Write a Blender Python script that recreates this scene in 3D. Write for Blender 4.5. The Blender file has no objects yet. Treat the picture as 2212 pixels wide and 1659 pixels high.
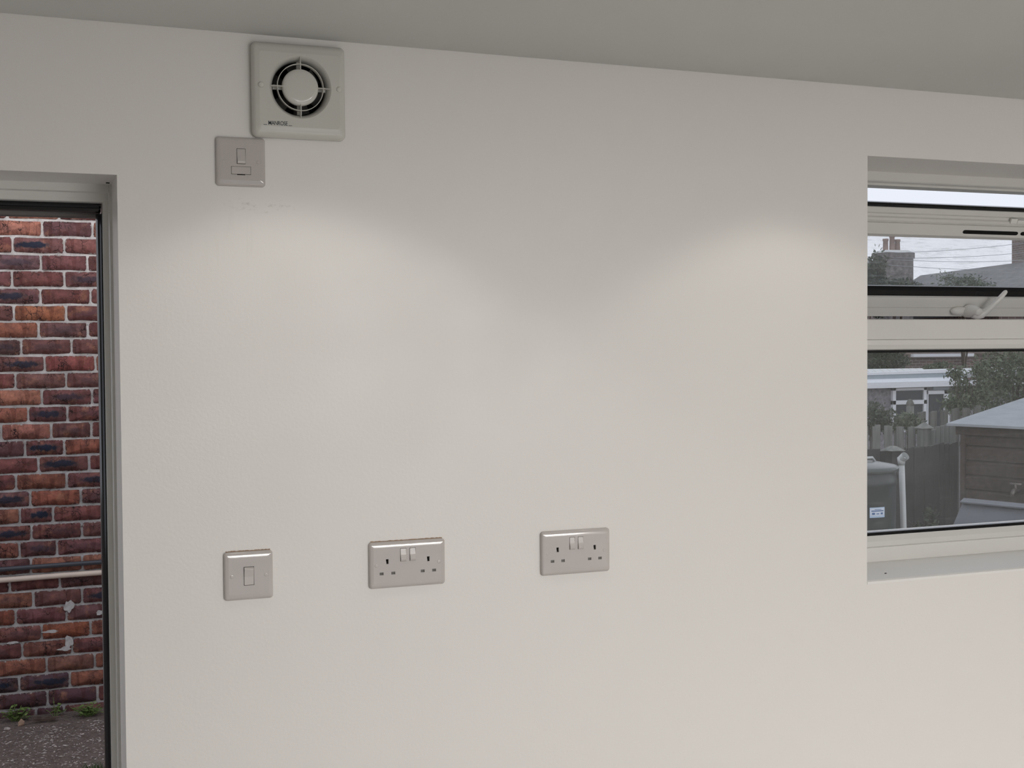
import bpy, bmesh, math, random
from mathutils import Vector, Matrix
import numpy as np
random.seed(7); rng = np.random.default_rng(7)
SC = bpy.context.scene
C = SC.collection
PI = math.pi
EH = 1.72                                   # eye height above the room's floor

# ------------------------------------------------------------------ camera
D, YAW, PITCH, ROLL, FPX = 2.2726, 0.36784, -0.02991, -0.00706, 2749.6
def cam():
    fw = Vector((math.sin(YAW)*math.cos(PITCH), math.cos(YAW)*math.cos(PITCH), math.sin(PITCH)))
    r = Vector((math.cos(YAW), -math.sin(YAW), 0)); u = r.cross(fw)
    c, s = math.cos(ROLL), math.sin(ROLL)
    r2, u2 = c*r + s*u, -s*r + c*u
    cd = bpy.data.cameras.new('camera'); cd.sensor_fit = 'HORIZONTAL'; cd.sensor_width = 36
    cd.lens = FPX*36/2212; cd.clip_start = 0.02; cd.clip_end = 500
    o = bpy.data.objects.new('camera', cd); C.objects.link(o)
    m = Matrix((r2, u2, -fw)).transposed().to_4x4(); m.translation = (0, -D, EH)
    o.matrix_world = m; SC.camera = o
cam()

# ------------------------------------------------------------------ world, lamps, exposure
vs = SC.view_settings
SC.display_settings.display_device = 'sRGB'
vs.view_transform = 'Standard'; vs.look = 'None'; vs.gamma = 1; vs.use_curve_mapping = False
vs.exposure = 0.0
world = bpy.data.worlds.new('overcast_sky'); SC.world = world; world.use_nodes = True
bg = world.node_tree.nodes['Background']; bg.inputs[0].default_value = (0.83, 0.87, 0.96, 1); bg.inputs[1].default_value = 1.0

def area(name, loc, rot, sx, sy, power, col=(1, 1, 1)):
    l = bpy.data.lights.new(name, 'AREA'); l.shape = 'RECTANGLE'; l.size = sx; l.size_y = sy; l.energy = power; l.color = col
    o = bpy.data.objects.new(name, l); C.objects.link(o); o.location = loc; o.rotation_euler = rot
    return o
# daylight from the open sky beyond the wide garden doors in the wall behind the camera
area('garden_door_daylight', (1.95, -6.6, 3.2), (math.radians(66), 0, 0), 4.6, 3.0, 1115, (1.0, 0.970, 0.942))
# two recessed ceiling downlights close to the switch wall, above the frame
for i, x in enumerate((0.46, 1.47)):
    l = bpy.data.lights.new('downlight', 'SPOT'); l.energy = 3.0; l.spot_size = math.radians(110); l.spot_blend = 0.3
    l.shadow_soft_size = 0.035; l.color = (1.0, 0.965, 0.91)
    o = bpy.data.objects.new('downlight_lamp', l); C.objects.link(o); o.location = (x, -0.36, 2.255)

# ------------------------------------------------------------------ helpers
def tag(o, label=None, category=None, group=None, kind=None):
    if label: o['label'] = label
    if category: o["category"] = category
    if group: o['group'] = group
    if kind: o['kind'] = kind
    return o
def empty(name, loc=(0, 0, 0), rot=(0, 0, 0), **k):
    o = bpy.data.objects.new(name, None); C.objects.link(o); o.location = loc; o.rotation_euler = rot
    o.empty_display_size = 0.05
    return tag(o, **k)
def link(name, me, mat, parent=None, smooth=False, **k):
    o = bpy.data.objects.new(name, me); C.objects.link(o)
    if mat and not me.materials: me.materials.append(mat)
    if parent: o.parent = parent
    if smooth:
        for p in me.polygons: p.use_smooth = True
    return tag(o, **k)
def obj(name, bm, mat, parent=None, smooth=False, **k):
    me = bpy.data.meshes.new(name); bmesh.ops.recalc_face_normals(bm, faces=bm.faces); bm.to_mesh(me); bm.free()
    return link(name, me, mat, parent, smooth, **k)
def BM(): return bmesh.new()
def box(bm, x0, x1, y0, y1, z0, z1, bev=0):
    r = bmesh.ops.create_cube(bm, size=1)
    for v in r['verts']:
        v.co = Vector((x0 + (v.co.x+.5)*(x1-x0), y0 + (v.co.y+.5)*(y1-y0), z0 + (v.co.z+.5)*(z1-z0)))
    if bev:
        es = list({e for v in r['verts'] for e in v.link_edges})
        bmesh.ops.bevel(bm, geom=es, offset=bev, segments=2, affect='EDGES', profile=.5)
    return bm
def hexa(bm, pts):                         # 8 corners: bottom ring of 4, then top ring of 4
    v = [bm.verts.new(p) for p in pts]
    for f in ((0,1,2,3), (4,5,6,7), (0,1,5,4), (1,2,6,5), (2,3,7,6), (3,0,4,7)): bm.faces.new([v[i] for i in f])
    return bm
def extrude(bm, prof, axis, a0, a1):       # closed profile of (p, q) swept along an axis; 'x': (y, z), 'z': (x, y), 'y': (x, z)
    def P(p, q, a): return {'x': (a, p, q), 'z': (p, q, a), 'y': (p, a, q)}[axis]
    A = [bm.verts.new(P(p, q, a0)) for p, q in prof]; B = [bm.verts.new(P(p, q, a1)) for p, q in prof]
    n = len(prof)
    for i in range(n): bm.faces.new((A[i], A[(i+1) % n], B[(i+1) % n], B[i]))
    bm.faces.new(A); bm.faces.new(B[::-1])
    return bm
def tube(bm, pts, r, seg=12, cap=True):
    pts = [Vector(p) for p in pts]; rings = []
    rr = r if isinstance(r, (list, tuple)) else [r]*len(pts)
    for i, p in enumerate(pts):
        t = (pts[min(i+1, len(pts)-1)] - pts[max(i-1, 0)]).normalized()
        a = t.cross(Vector((0, 0, 1)))
        if a.length < 1e-3: a = t.cross(Vector((0, 1, 0)))
        a.normalize(); b = t.cross(a)
        rings.append([bm.verts.new(p + rr[i]*(math.cos(k*2*PI/seg)*a + math.sin(k*2*PI/seg)*b)) for k in range(seg)])
    for q, w in zip(rings, rings[1:]):
        for k in range(seg): bm.faces.new((q[k], q[(k+1) % seg], w[(k+1) % seg], w[k]))
    if cap: bm.faces.new(rings[0][::-1]); bm.faces.new(rings[-1])
    return bm
def lathe(bm, prof, cx=0, cy=0, seg=32, axis='z', cz=0):  # prof of (r, h)
    rings = []
    for r, h in prof:
        ring = []
        for k in range(seg):
            a = 2*PI*k/seg
            if axis == 'z': ring.append(bm.verts.new((cx + r*math.cos(a), cy + r*math.sin(a), h)))
            else: ring.append(bm.verts.new((cx + r*math.cos(a), -h, cz + r*math.sin(a))))      # axis y, h towards the room
        rings.append(ring)
    for q, w in zip(rings, rings[1:]):
        for k in range(seg): bm.faces.new((q[k], q[(k+1) % seg], w[(k+1) % seg], w[k]))
    return rings
def rawmesh(name, V, F):
    me = bpy.data.meshes.new(name); me.from_pydata(V, [], F); me.update(); return me

# ------------------------------------------------------------------ materials
class NT:
    def __init__(s, name):
        s.m = bpy.data.materials.new(name); s.m.use_nodes = True; s.t = s.m.node_tree
        s.bsdf = s.t.nodes['Principled BSDF']; s.out = s.t.nodes['Material Output']
    def n(s, typ, **k):
        nd = s.t.nodes.new(typ)
        for a, v in k.items():
            if a.startswith('i_'):
                key = a[2:]; key = int(key) if key.isdigit() else key.replace('_', ' ')
                nd.inputs[key].default_value = v
            else: setattr(nd, a, v)
        return nd
    def l(s, a, b): s.t.links.new(a, b)
    def coords(s, out='Object', scale=(1, 1, 1)):
        tc = s.n('ShaderNodeTexCoord'); mp = s.n('ShaderNodeMapping'); mp.inputs['Scale'].default_value = scale
        s.l(tc.outputs[out], mp.inputs[0]); return mp.outputs[0]
    def noise(s, vec, scale, detail=4, rough=.55, dist=0):
        nz = s.n('ShaderNodeTexNoise'); nz.inputs['Scale'].default_value = scale; nz.inputs['Detail'].default_value = detail
        nz.inputs['Roughness'].default_value = rough; nz.inputs['Distortion'].default_value = dist
        if vec is not None: s.l(vec, nz.inputs['Vector'])
        return nz.outputs['Fac']
    def ramp(s, fac, stops):
        r = s.n('ShaderNodeValToRGB'); e = r.color_ramp.elements
        while len(e) < len(stops): e.new(.5)
        for i, (p, c) in enumerate(stops):
            e[i].position = p; e[i].color = (c, c, c, 1) if isinstance(c, (int, float)) else (*c, 1)
        s.l(fac, r.inputs[0]); return r.outputs[0]
    def mix(s, fac, a, b, blend='MIX'):
        m = s.n('ShaderNodeMix', data_type='RGBA', blend_type=blend)
        for val, i in ((fac, 0), (a, 6), (b, 7)):
            if hasattr(val, 'links'): s.l(val, m.inputs[i])
            else: m.inputs[i].default_value = val if i == 0 else (*val, 1)
        return m.outputs[2]
    def math(s, op, a, b=0.0):
        m = s.n('ShaderNodeMath', operation=op)
        for i, v in enumerate((a, b)):
            if hasattr(v, 'links'): s.l(v, m.inputs[i])
            else: m.inputs[i].default_value = v
        return m.outputs[0]
    def bump(s, h, strength=.2, dist=.01):
        b = s.n('ShaderNodeBump'); b.inputs['Strength'].default_value = strength; b.inputs['Distance'].default_value = dist
        s.l(h, b.inputs['Height']); s.l(b.outputs[0], s.bsdf.inputs['Normal'])
    def set(s, col=None, rough=None, spec=None, metal=None):
        for k, v in (('Base Color', col), ('Roughness', rough), ('Specular IOR Level', spec), ('Metallic', metal)):
            if v is None: continue
            if hasattr(v, 'links'): s.l(v, s.bsdf.inputs[k])
            else: s.bsdf.inputs[k].default_value = (*v, 1) if k == 'Base Color' else v
        return s
def plain(name, col, rough=.5, spec=.5, var=.06, scale=20, bump=0, bscale=200, metal=0):
    t = NT(name); v = t.coords(); nz = t.noise(v, scale)
    t.set(t.mix(t.ramp(nz, [(.3, 0.), (.7, 1.)]), tuple(c*(1-var) for c in col), tuple(min(1, c*(1+var)) for c in col)), rough, spec, metal)
    if bump: t.bump(t.noise(v, bscale, 3), bump, .002)
    return t.m

def paint_wall():
    t = NT('satin_wall_paint'); v = t.coords()
    col = t.mix(t.ramp(t.noise(v, 1.3, 2), [(.3, 0.), (.7, 1.)]), (.80, .772, .742), (.815, .787, .757))
    # faint scuffs and drips left under the fused switch
    sx = t.n('ShaderNodeSeparateXYZ'); t.l(v, sx.inputs[0])
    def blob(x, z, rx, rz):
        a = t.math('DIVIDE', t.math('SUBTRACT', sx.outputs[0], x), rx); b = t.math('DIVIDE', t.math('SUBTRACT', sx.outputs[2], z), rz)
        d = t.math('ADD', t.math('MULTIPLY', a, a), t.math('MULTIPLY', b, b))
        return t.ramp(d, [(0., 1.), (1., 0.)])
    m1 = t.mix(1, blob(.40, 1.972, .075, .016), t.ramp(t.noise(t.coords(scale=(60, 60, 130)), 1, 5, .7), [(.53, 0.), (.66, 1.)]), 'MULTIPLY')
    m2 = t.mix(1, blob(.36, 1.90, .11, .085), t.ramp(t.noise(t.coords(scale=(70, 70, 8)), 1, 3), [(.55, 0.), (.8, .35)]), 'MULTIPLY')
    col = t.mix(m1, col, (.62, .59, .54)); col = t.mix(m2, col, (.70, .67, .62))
    t.set(col, t.ramp(t.noise(v, 6, 3), [(.3, .34), (.7, .42)]), .5)
    t.bump(t.noise(v, 150, 3), .10, .002)
    return t.m
M = {}
M['wall'] = paint_wall()
M['ceiling'] = plain('matt_ceiling_paint', (.66, .66, .64), .8, .2, .02, 2, .06, 120)
M['room'] = plain('room_paint', (.60, .59, .56), .6, .3, .02, 2)
M['floor'] = plain('grey_screed', (.42, .41, .39), .6, .3, .1, 3, .1, 60)
M['upvc'] = plain('white_upvc', (.73, .72, .69), .28, .5, .015, 8)
M['board'] = plain('white_board', (.83, .815, .785), .35, .5, .01, 8)
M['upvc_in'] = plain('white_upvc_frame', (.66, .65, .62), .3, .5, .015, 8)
M['gasket'] = plain('black_rubber', (.004, .004, .005), .12, .35, .2, 60)
M['strip'] = plain('grey_strip', (.16, .15, .145), .6, .3)
M['dark_slot'] = plain('dark_slot', (.012, .012, .011), .8, .1)
M['plate'] = plain('white_urea_plate', (.55, .508, .487), .09, .5, .01, 30)
M['rocker'] = plain('white_rocker', (.56, .52, .50), .2, .5, .01, 30)
M['shutter'] = plain('grey_shutter', (.16, .155, .14), .5, .3)
M['gap'] = plain('rocker_gap', (.10, .085, .075), .7, .2)
M['plaster'] = plain('bare_plaster', (.36, .25, .17), .9, .1, .2, 120)
M['fan'] = plain('off_white_abs', (.635, .625, .58), .14, .5, .01, 20)
M['ink'] = plain('dark_print', (.03, .035, .045), .6, .3)
M['blade'] = plain('fan_blade', (.06, .06, .055), .4, .4)

def glass(name, dust_lo, dust_hi, streak, tint=(1, 1, 1), dustcol=(.62, .65, .66)):
    t = NT(name)
    t.t.nodes.remove(t.bsdf)
    tr = t.n('ShaderNodeBsdfTransparent'); tr.inputs[0].default_value = (*tint, 1)
    gl = t.n('ShaderNodeBsdfGlossy'); gl.inputs['Roughness'].default_value = .02
    lw = t.n('ShaderNodeFresnel'); gm = t.n('ShaderNodeNewGeometry')          # the same air-to-glass reflection on both faces of the pane
    t.l(t.math('ADD', 1.45, t.math('MULTIPLY', gm.outputs['Backfacing'], 1/1.45-1.45)), lw.inputs[0])
    m1 = t.n('ShaderNodeMixShader'); t.l(lw.outputs[0], m1.inputs[0]); t.l(tr.outputs[0], m1.inputs[1]); t.l(gl.outputs[0], m1.inputs[2])
    df = t.n('ShaderNodeBsdfDiffuse'); df.inputs[0].default_value = (*dustcol, 1)
    tl = t.n('ShaderNodeBsdfTranslucent'); tl.inputs[0].default_value = (*dustcol, 1)
    m2 = t.n('ShaderNodeMixShader'); m2.inputs[0].default_value = .5; t.l(df.outputs[0], m2.inputs[1]); t.l(tl.outputs[0], m2.inputs[2])
    v = t.coords()
    f1 = t.noise(t.coords(scale=(5, 5, 7)), 1, 6, .65, .6)
    rt = t.n('ShaderNodeMapping'); rt.inputs['Rotation'].default_value = (0, math.radians(38), 0); rt.inputs['Scale'].default_value = (14, 14, 160)
    t.l(v, rt.inputs[0])
    f2 = t.ramp(t.noise(rt.outputs[0], 1, 4, .7, .5), [(.52, 0.), (.72, streak)])
    f3 = t.ramp(t.noise(v, 420, 2), [(.6, 0.), (.75, streak*.6)])
    fac = t.math('ADD', t.ramp(f1, [(.3, dust_lo), (.75, dust_hi)]), t.math('ADD', f2, f3))
    m3 = t.n('ShaderNodeMixShader'); t.l(fac, m3.inputs[0]); t.l(m1.outputs[0], m3.inputs[1]); t.l(m2.outputs[0], m3.inputs[2])
    t.l(m3.outputs[0], t.out.inputs[0]); return t.m
M['glass_top'] = glass('dusty_glass', .03, .13, .24)
M['glass_low'] = glass('hazy_glass', .025, .065, .05)
M['glass_far'] = plain('far_window_glass', (.05, .06, .07), .1, .5)

def brick_mat():
    t = NT('weathered_brick'); oi = t.n('ShaderNodeObjectInfo'); v = t.coords('Object', (.22, .1, .068))
    rnd = t.math('MULTIPLY', oi.outputs['Random'], 50.)
    sh = t.n('ShaderNodeVectorMath', operation='ADD'); t.l(v, sh.inputs[0]); t.l(rnd, sh.inputs[1]); v2 = sh.outputs[0]
    c = t.mix(t.ramp(t.noise(v2, 24, 5, .7), [(.38, 0.), (.70, .8)]), oi.outputs['Color'], (.075, .036, .033))
    c = t.mix(t.ramp(t.noise(v2, 15, 4, .65), [(.55, 0.), (.70, .55)]), c, (.36, .165, .10))
    vert = t.noise(t.coords('Object', (7, 1, .5)), 1, 1)
    c = t.mix(t.ramp(t.math('ADD', vert, t.math('MULTIPLY', oi.outputs['Random'], .08)), [(.60, 0.), (.62, .4)]), c, (.075, .022, .018))
    # burnt blue-black kiss mark in the middle of some bricks
    vo = t.coords('Object', (2.3, 0, 3.4)); off = t.n('ShaderNodeCombineXYZ')
    t.l(t.math('MULTIPLY', t.math('SUBTRACT', oi.outputs['Random'], .5), .8), off.inputs[0])
    va = t.n('ShaderNodeVectorMath', operation='ADD'); t.l(vo, va.inputs[0]); t.l(off.outputs[0], va.inputs[1])
    ln = t.n('ShaderNodeVectorMath', operation='LENGTH'); t.l(va.outputs[0], ln.inputs[0])
    d = t.math('ADD', ln.outputs['Value'], t.math('MULTIPLY', t.math('SUBTRACT', t.noise(v2, 30, 5, .7), .5), 1.9))
    halo = t.math('MULTIPLY', t.ramp(d, [(.85, .7), (1.3, 0.)]), oi.outputs['Alpha'])
    c = t.mix(halo, c, (.10, .065, .062))
    k = t.math('MULTIPLY', t.ramp(d, [(.55, 1.), (.85, 0.)]), oi.outputs['Alpha'])
    c = t.mix(k, c, (.018, .024, .042))
    # drying cracks and pits
    vor = t.n('ShaderNodeTexVoronoi', feature='DISTANCE_TO_EDGE'); vor.inputs['Scale'].default_value = 34
    dis = t.n('ShaderNodeVectorMath', operation='ADD'); t.l(v2, dis.inputs[0]); nz = t.n('ShaderNodeTexNoise'); nz.inputs['Scale'].default_value = 45; t.l(v2, nz.inputs['Vector'])
    scn = t.n('ShaderNodeVectorMath', operation='SCALE'); scn.inputs['Scale'].default_value = .03; t.l(nz.outputs['Color'], scn.inputs[0]); t.l(scn.outputs[0], dis.inputs[1]); t.l(dis.outputs[0], vor.inputs['Vector'])
    crack = t.mix(1, t.ramp(vor.outputs['Distance'], [(.015, 1.), (.05, 0.)]), t.ramp(t.noise(v2, 12, 2), [(.5, 0.), (.6, 1.)]), 'MULTIPLY')
    c = t.mix(crack, c, (.028, .015, .015))
    c = t.mix(t.ramp(t.noise(v2, 150, 3, .6), [(.62, 0.), (.72, .75)]), c, (.025, .014, .014))
    # mortar smears creeping over the edges
    sx = t.n('ShaderNodeSeparateXYZ'); t.l(t.coords('Object'), sx.inputs[0])
    e = t.math('MAXIMUM', t.math('ADD', t.math('MULTIPLY', t.math('SUBTRACT', t.math('ABSOLUTE', sx.outputs[0]), .5), 3.2), .5), t.math('ABSOLUTE', sx.outputs[2]))
    e2_ = t.math('ADD', e, t.math('MULTIPLY', t.math('SUBTRACT', t.noise(v2, 60, 5, .75), .5), .55))
    c = t.mix(t.ramp(e2_, [(.485, 0.), (.54, .8)]), c, (.47, .44, .42))
    t.set(c, .88, .2); t.bump(t.noise(v2, 90, 5, .7), .6, .006)
    return t.m
M['brick'] = brick_mat()
def mortar_mat():
    t = NT('lime_mortar'); v = t.coords()
    c = t.mix(t.ramp(t.noise(v, 22, 5, .7), [(.35, 0.), (.7, 1.)]), (.40, .37, .36), (.64, .605, .585))
    c = t.mix(t.ramp(t.noise(v, 60, 4, .7), [(.64, 0.), (.7, .8)]), c, (.03, .025, .024))
    t.set(c, .95, .1); t.bump(t.noise(v, 110, 5, .7), .7, .008); return t.m
M['mortar'] = mortar_mat()
def soil_mat():
    t = NT('trodden_soil'); v = t.coords()
    c = t.mix(t.ramp(t.noise(v, 24, 6, .75), [(.3, 0.), (.7, 1.)]), (.15, .115, .10), (.28, .222, .198))
    c = t.mix(t.ramp(t.noise(v, 120, 4, .7), [(.56, 0.), (.66, .8)]), c, (.37, .31, .285))
    c = t.mix(t.ramp(t.noise(v, 75, 4, .7), [(.32, 1.), (.42, 0.)]), c, (.035, .028, .027))
    t.set(c, .95, .1); t.bump(t.noise(v, 95, 5, .7), .9, .02); return t.m
M['soil'] = soil_mat()
M['chip'] = plain('wood_and_stone_chip', (.42, .36, .33), .9, .1, .5, 25)
def leaf_mat(name, a, b):
    t = NT(name); v = t.coords()
    t.set(t.mix(t.ramp(t.noise(v, 9, 4, .7), [(.35, 0.), (.65, 1.)]), a, b), .6, .3)
    t.bsdf.inputs['Subsurface Weight'].default_value = 0
    return t.m
M['weed'] = leaf_mat('weed_leaf', (.07, .12, .025), (.20, .27, .08))
M['grass'] = leaf_mat('grass_blade', (.03, .065, .015), (.09, .15, .045))
M['leaf'] = leaf_mat('mid_green_leaf', (.05, .072, .04), (.135, .165, .10))
M['leaf_dark'] = leaf_mat('dark_green_leaf', (.028, .042, .028), (.09, .112, .07))
M['bark'] = plain('bark', (.09, .07, .055), .9, .1, .3, 30)
M['stem'] = plain('weed_stem', (.16, .20, .08), .7, .2)
M['dry'] = plain('dry_leaf_litter', (.26, .20, .165), .9, .1, .3, 30)
M['pot'] = plain('terracotta_shard', (.36, .24, .17), .85, .2, .15, 40)
M['pipe_black'] = plain('black_plastic_pipe', (.05, .052, .062), .35, .5)
M['pipe_cream'] = plain('cream_plastic_pipe', (.62, .50, .42), .4, .4, .1, 6)
M['butt'] = plain('dark_green_plastic', (.022, .030, .029), .3, .5, .15, 6)
M['butt_lid'] = plain('grey_green_plastic', (.06, .07, .068), .25, .5)
M['grey_pipe'] = plain('grey_white_plastic', (.50, .52, .52), .4, .4, .1, 5)
M['sticker'] = plain('pale_blue_sticker', (.50, .66, .85), .4, .4, .03)
M['sticker_white'] = plain('white_label', (.72, .80, .90), .4, .4)
M['sticker_ink'] = plain('blue_label_print', (.06, .15, .36), .5, .3)
def wood(name, a, b, along):
    t = NT(name); sc = {'x': (2, 22, 22), 'z': (22, 22, 2)}[along]
    oi = t.n('ShaderNodeObjectInfo'); off = t.n('ShaderNodeVectorMath', operation='ADD')
    t.l(t.coords('Object', sc), off.inputs[0]); t.l(t.math('MULTIPLY', oi.outputs['Random'], 40.), off.inputs[1])
    f = t.noise(off.outputs[0], 1, 5, .65, .3)
    c = t.mix(t.ramp(f, [(.3, 0.), (.7, 1.)]), a, b)
    c = t.mix(t.math('MULTIPLY', oi.outputs['Random'], .35), c, a)
    t.set(c, .85, .2); t.bump(f, .4, .004); return t.m
M['wood_grey'] = wood('weathered_grey_wood', (.12, .125, .118), (.27, .275, .26), 'z')
M['wood_back'] = wood('old_fence_wood', (.08, .085, .075), (.19, .195, .175), 'z')
M['wood_dark'] = wood('dark_stained_panel', (.022, .021, .023), (.045, .041, .042), 'z')
M['clad'] = wood('dark_brown_cladding', (.045, .034, .029), (.085, .065, .056), 'x')
M['felt'] = plain('grey_roofing_felt', (.30, .325, .35), .7, .3, .08, 5, .3, 90)
M['sheet'] = plain('grey_blue_sheet', (.11, .12, .14), .45, .4, .12, 4)
M['render'] = plain('pebble_dash_render', (.26, .255, .275), .95, .1, .35, 14, .6, 40)
M['far_white'] = plain('white_painted_board', (.80, .83, .87), .4, .4, .03)
M['far_grey'] = plain('blue_grey_flashing', (.36, .42, .46), .5, .4, .06)
M['far_roof'] = plain('pale_felt_roof', (.62, .64, .64), .7, .3, .06)
def slate():
    t = NT('slate_roof'); v = t.coords()
    br = t.n('ShaderNodeTexBrick'); t.l(t.coords('Object', (1, 1, 1)), br.inputs[0]); br.inputs['Scale'].default_value = 3
    t.set(t.mix(t.ramp(t.noise(v, 3, 5, .7), [(.3, 0.), (.7, 1.)]), (.12, .125, .13), (.21, .21, .215)), .8, .3); return t.m
M['slate'] = slate()
M['pantile'] = plain('brown_roof_tiles', (.22, .18, .165), .85, .2, .3, 5)
def farbrick():
    t = NT('far_brickwork'); tc = t.coords('Object'); sx = t.n('ShaderNodeSeparateXYZ'); t.l(tc, sx.inputs[0])
    cm = t.n('ShaderNodeCombineXYZ'); t.l(t.math('ADD', sx.outputs[0], sx.outputs[1]), cm.inputs[0]); t.l(sx.outputs[2], cm.inputs[1])
    br = t.n('ShaderNodeTexBrick'); t.l(cm.outputs[0], br.inputs[0]); br.inputs['Scale'].default_value = 1
    br.inputs['Brick Width'].default_value = .225; br.inputs['Row Height'].default_value = .075; br.inputs['Mortar Size'].default_value = .008
    br.inputs['Color1'].default_value = (.20, .14, .125, 1); br.inputs['Color2'].default_value = (.13, .095, .09, 1); br.inputs['Mortar'].default_value = (.3, .28, .27, 1)
    t.set(br.outputs[0], .9, .1); return t.m
M['far_brick'] = farbrick()
M['far_stone'] = plain('weathered_stack', (.17, .155, .155), .95, .1, .45, 9)
M['pot_red'] = plain('chimney_pot_clay', (.32, .23, .20), .85, .2, .2, 6)
M['wire'] = plain('overhead_wire', (.30, .33, .36), .6, .2)
M['brass'] = plain('tap_metal', (.16, .14, .125), .4, .5, .05, 20, metal=.3)

# ================================================================== THE ROOM
X0, X1, YB = -1.15, 3.95, -4.8
DX0, DX1, DZ1 = -0.78, 0.1576, 2.016          # door opening
WX0, WX1, WZ0, WZ1 = 1.6926, 3.05, 1.203, 2.1202   # window opening
WT = 0.30
def zc(x): return 2.2745 - .0042*x            # the ceiling falls slightly to the right
bm = BM()
def wallbox(x0, x1, z0, z1): box(bm, x0, x1, 0, WT, z0, z1)
wallbox(X0, DX0, -.3, 2.34); wallbox(DX0, DX1, DZ1, 2.34); wallbox(DX1, .42, -.3, 2.34); wallbox(.52, WX0, -.3, 2.34); wallbox(.42, .52, -.3, 2.1307); wallbox(.42, .52, 2.2307, 2.34)   # the fan's duct hole
wallbox(WX0, WX1, -.3, WZ0); wallbox(WX0, WX1, WZ1, 2.34); wallbox(WX1, X1, -.3, 2.34)
obj('wall_back', bm, M['wall'], kind='structure', label='white satin painted wall with door opening left and window opening right', category='wall')
bm = BM()
hexa(bm, [(X0-.3, YB-.3, zc(X0)), (X1+.3, YB-.3, zc(X1)), (X1+.3, -.0005, zc(X1)), (X0-.3, -.0005, zc(X0)),
          (X0-.3, YB-.3, 2.5), (X1+.3, YB-.3, 2.5), (X1+.3, -.0005, 2.5), (X0-.3, -.0005, 2.5)])
obj('ceiling', bm, M['ceiling'], kind='structure', label='plain matt grey-white ceiling above the switch wall', category='ceiling')
obj('floor', box(BM(), X0-.3, X1+.3, YB-.3, .0, -.12, 0), M['floor'], kind='structure', label='bare grey room floor below the frame', category='floor')
obj('wall_left', box(BM(), X0-.25, X0, YB, 0, 0, zc(X0)+.1), M['room'], kind='structure', label='white side wall left of the doorway, out of view', category='wall')
obj('wall_right', box(BM(), X1, X1+.25, YB, 0, 0, zc(X1)+.1), M['room'], kind='structure', label='white side wall right of the window, out of view', category='wall')
bm = BM()
box(bm, X0, .80, YB-.25, YB, 0, 2.4); box(bm, 3.40, X1, YB-.25, YB, 0, 2.4); box(bm, .80, 3.40, YB-.25, YB, 2.06, 2.4)
obj('wall_front', bm, M['room'], kind='structure', label='white wall behind the camera with wide garden door opening', category='wall')

# ---------------------------------------------------------------- door_1: frame only, the leaf stands open outside the view
door = empty('door_1', (0, 0, 0), kind='structure', label='white door frame with black seal at the left, open to a brick wall', category='door frame')
FX, FZ = .1425, 1.999                          # inner edges of the frame's inner face
def jamb(name, prof, mat, z0, z1): return obj(name, extrude(BM(), prof, 'z', z0, z1), mat, door)
# right jamb: stepped white section, then a glossy black seal
jamb('frame_jamb', [(DX1, .135), (.1530, .135), (.1515, .138), (.1515, .150), (.1425, .152), (.1420, .165), (.1440, .166), (.1440, .30), (DX1, .30)], M['upvc_in'], -.05, DZ1)
jamb('seal', [(.1445, .166), (.1400, .166), (.1375, .170), (.1385, .176), (.1350, .180), (.1330, .186), (.1322, .196), (.1340, .210), (.1445, .212)], M['gasket'], -.05, DZ1-.05)
jamb('frame_jamb', [(DX0, .135), (DX0+.05, .135), (DX0+.06, .165), (DX0+.055, .30), (DX0, .30)], M['upvc_in'], -.05, DZ1)
# head
def head(name, prof, mat, x0, x1): return obj(name, extrude(BM(), prof, 'x', x0, x1), mat, door)
head('frame_head', [(.135, DZ1), (.135, 2.002), (.137, 2.001), (.147, 2.0005), (.149, 1.993), (.152, 1.9855), (.158, 1.9845), (.170, 1.9845), (.172, 1.9885), (.30, 1.9885), (.30, DZ1)], M['upvc_in'], DX0+.04, .1525)
head('seal', [(.171, 1.989), (.171, 1.980), (.174, 1.977), (.180, 1.9765), (.182, 1.971), (.190, 1.9700), (.198, 1.971), (.200, 1.989)], M['gasket'], DX0+.05, .1405)
head('weather_strip', [(.203, 1.989), (.203, 1.967), (.206, 1.9635), (.24, 1.9635), (.24, 1.989)], M['strip'], DX0+.05, .1405)
obj('screw_hole', box(BM(), .1465, .1525, .108, .116, DZ1-.0012, DZ1+.002), M['dark_slot'], door)

# ---------------------------------------------------------------- window_1
win = empty('window_1', (0, 0, 0), kind='structure', label='white plastic window at the right, its top sash tilted open', category='window')
def wx(name, prof, mat, x0=WX0, x1=WX1, parent=win): return obj(name, extrude(BM(), prof, 'x', x0, x1), mat, parent)
FY = .20
wx('frame_head', [(FY, WZ1), (FY, 2.101), (FY+.003, 2.0985), (FY+.02, 2.0965), (FY+.024, 2.092), (FY+.07, 2.0915), (FY+.07, WZ1)], M['upvc_in'])
wx('transom', [(FY, 1.7745), (FY+.002, 1.7765), (FY+.07, 1.7765), (FY+.07, 1.700), (FY+.035, 1.700), (FY+.012, 1.706), (FY+.004, 1.716), (FY+.003, 1.7275), (FY+.005, 1.7285), (FY, 1.7295)], M['upvc'])
wx('bottom_rail', [(FY-.012, WZ0-.01), (FY-.012, 1.2065), (FY-.009, 1.2075), (FY-.010, 1.2085), (FY-.008, 1.2415), (FY-.003, 1.2425), (FY-.004, 1.2435), (FY+.002, 1.2540), (FY+.016, 1.2680), (FY+.03, 1.2690), (FY+.07, 1.2690), (FY+.07, WZ0-.01)], M['upvc'])
wx('window_board', [(-.0015, WZ0-.002), (-.0015, WZ0+.003), (.003, WZ0+.0055), (FY-.011, WZ0+.0055), (FY-.011, WZ0-.002)], M['board'])
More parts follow.
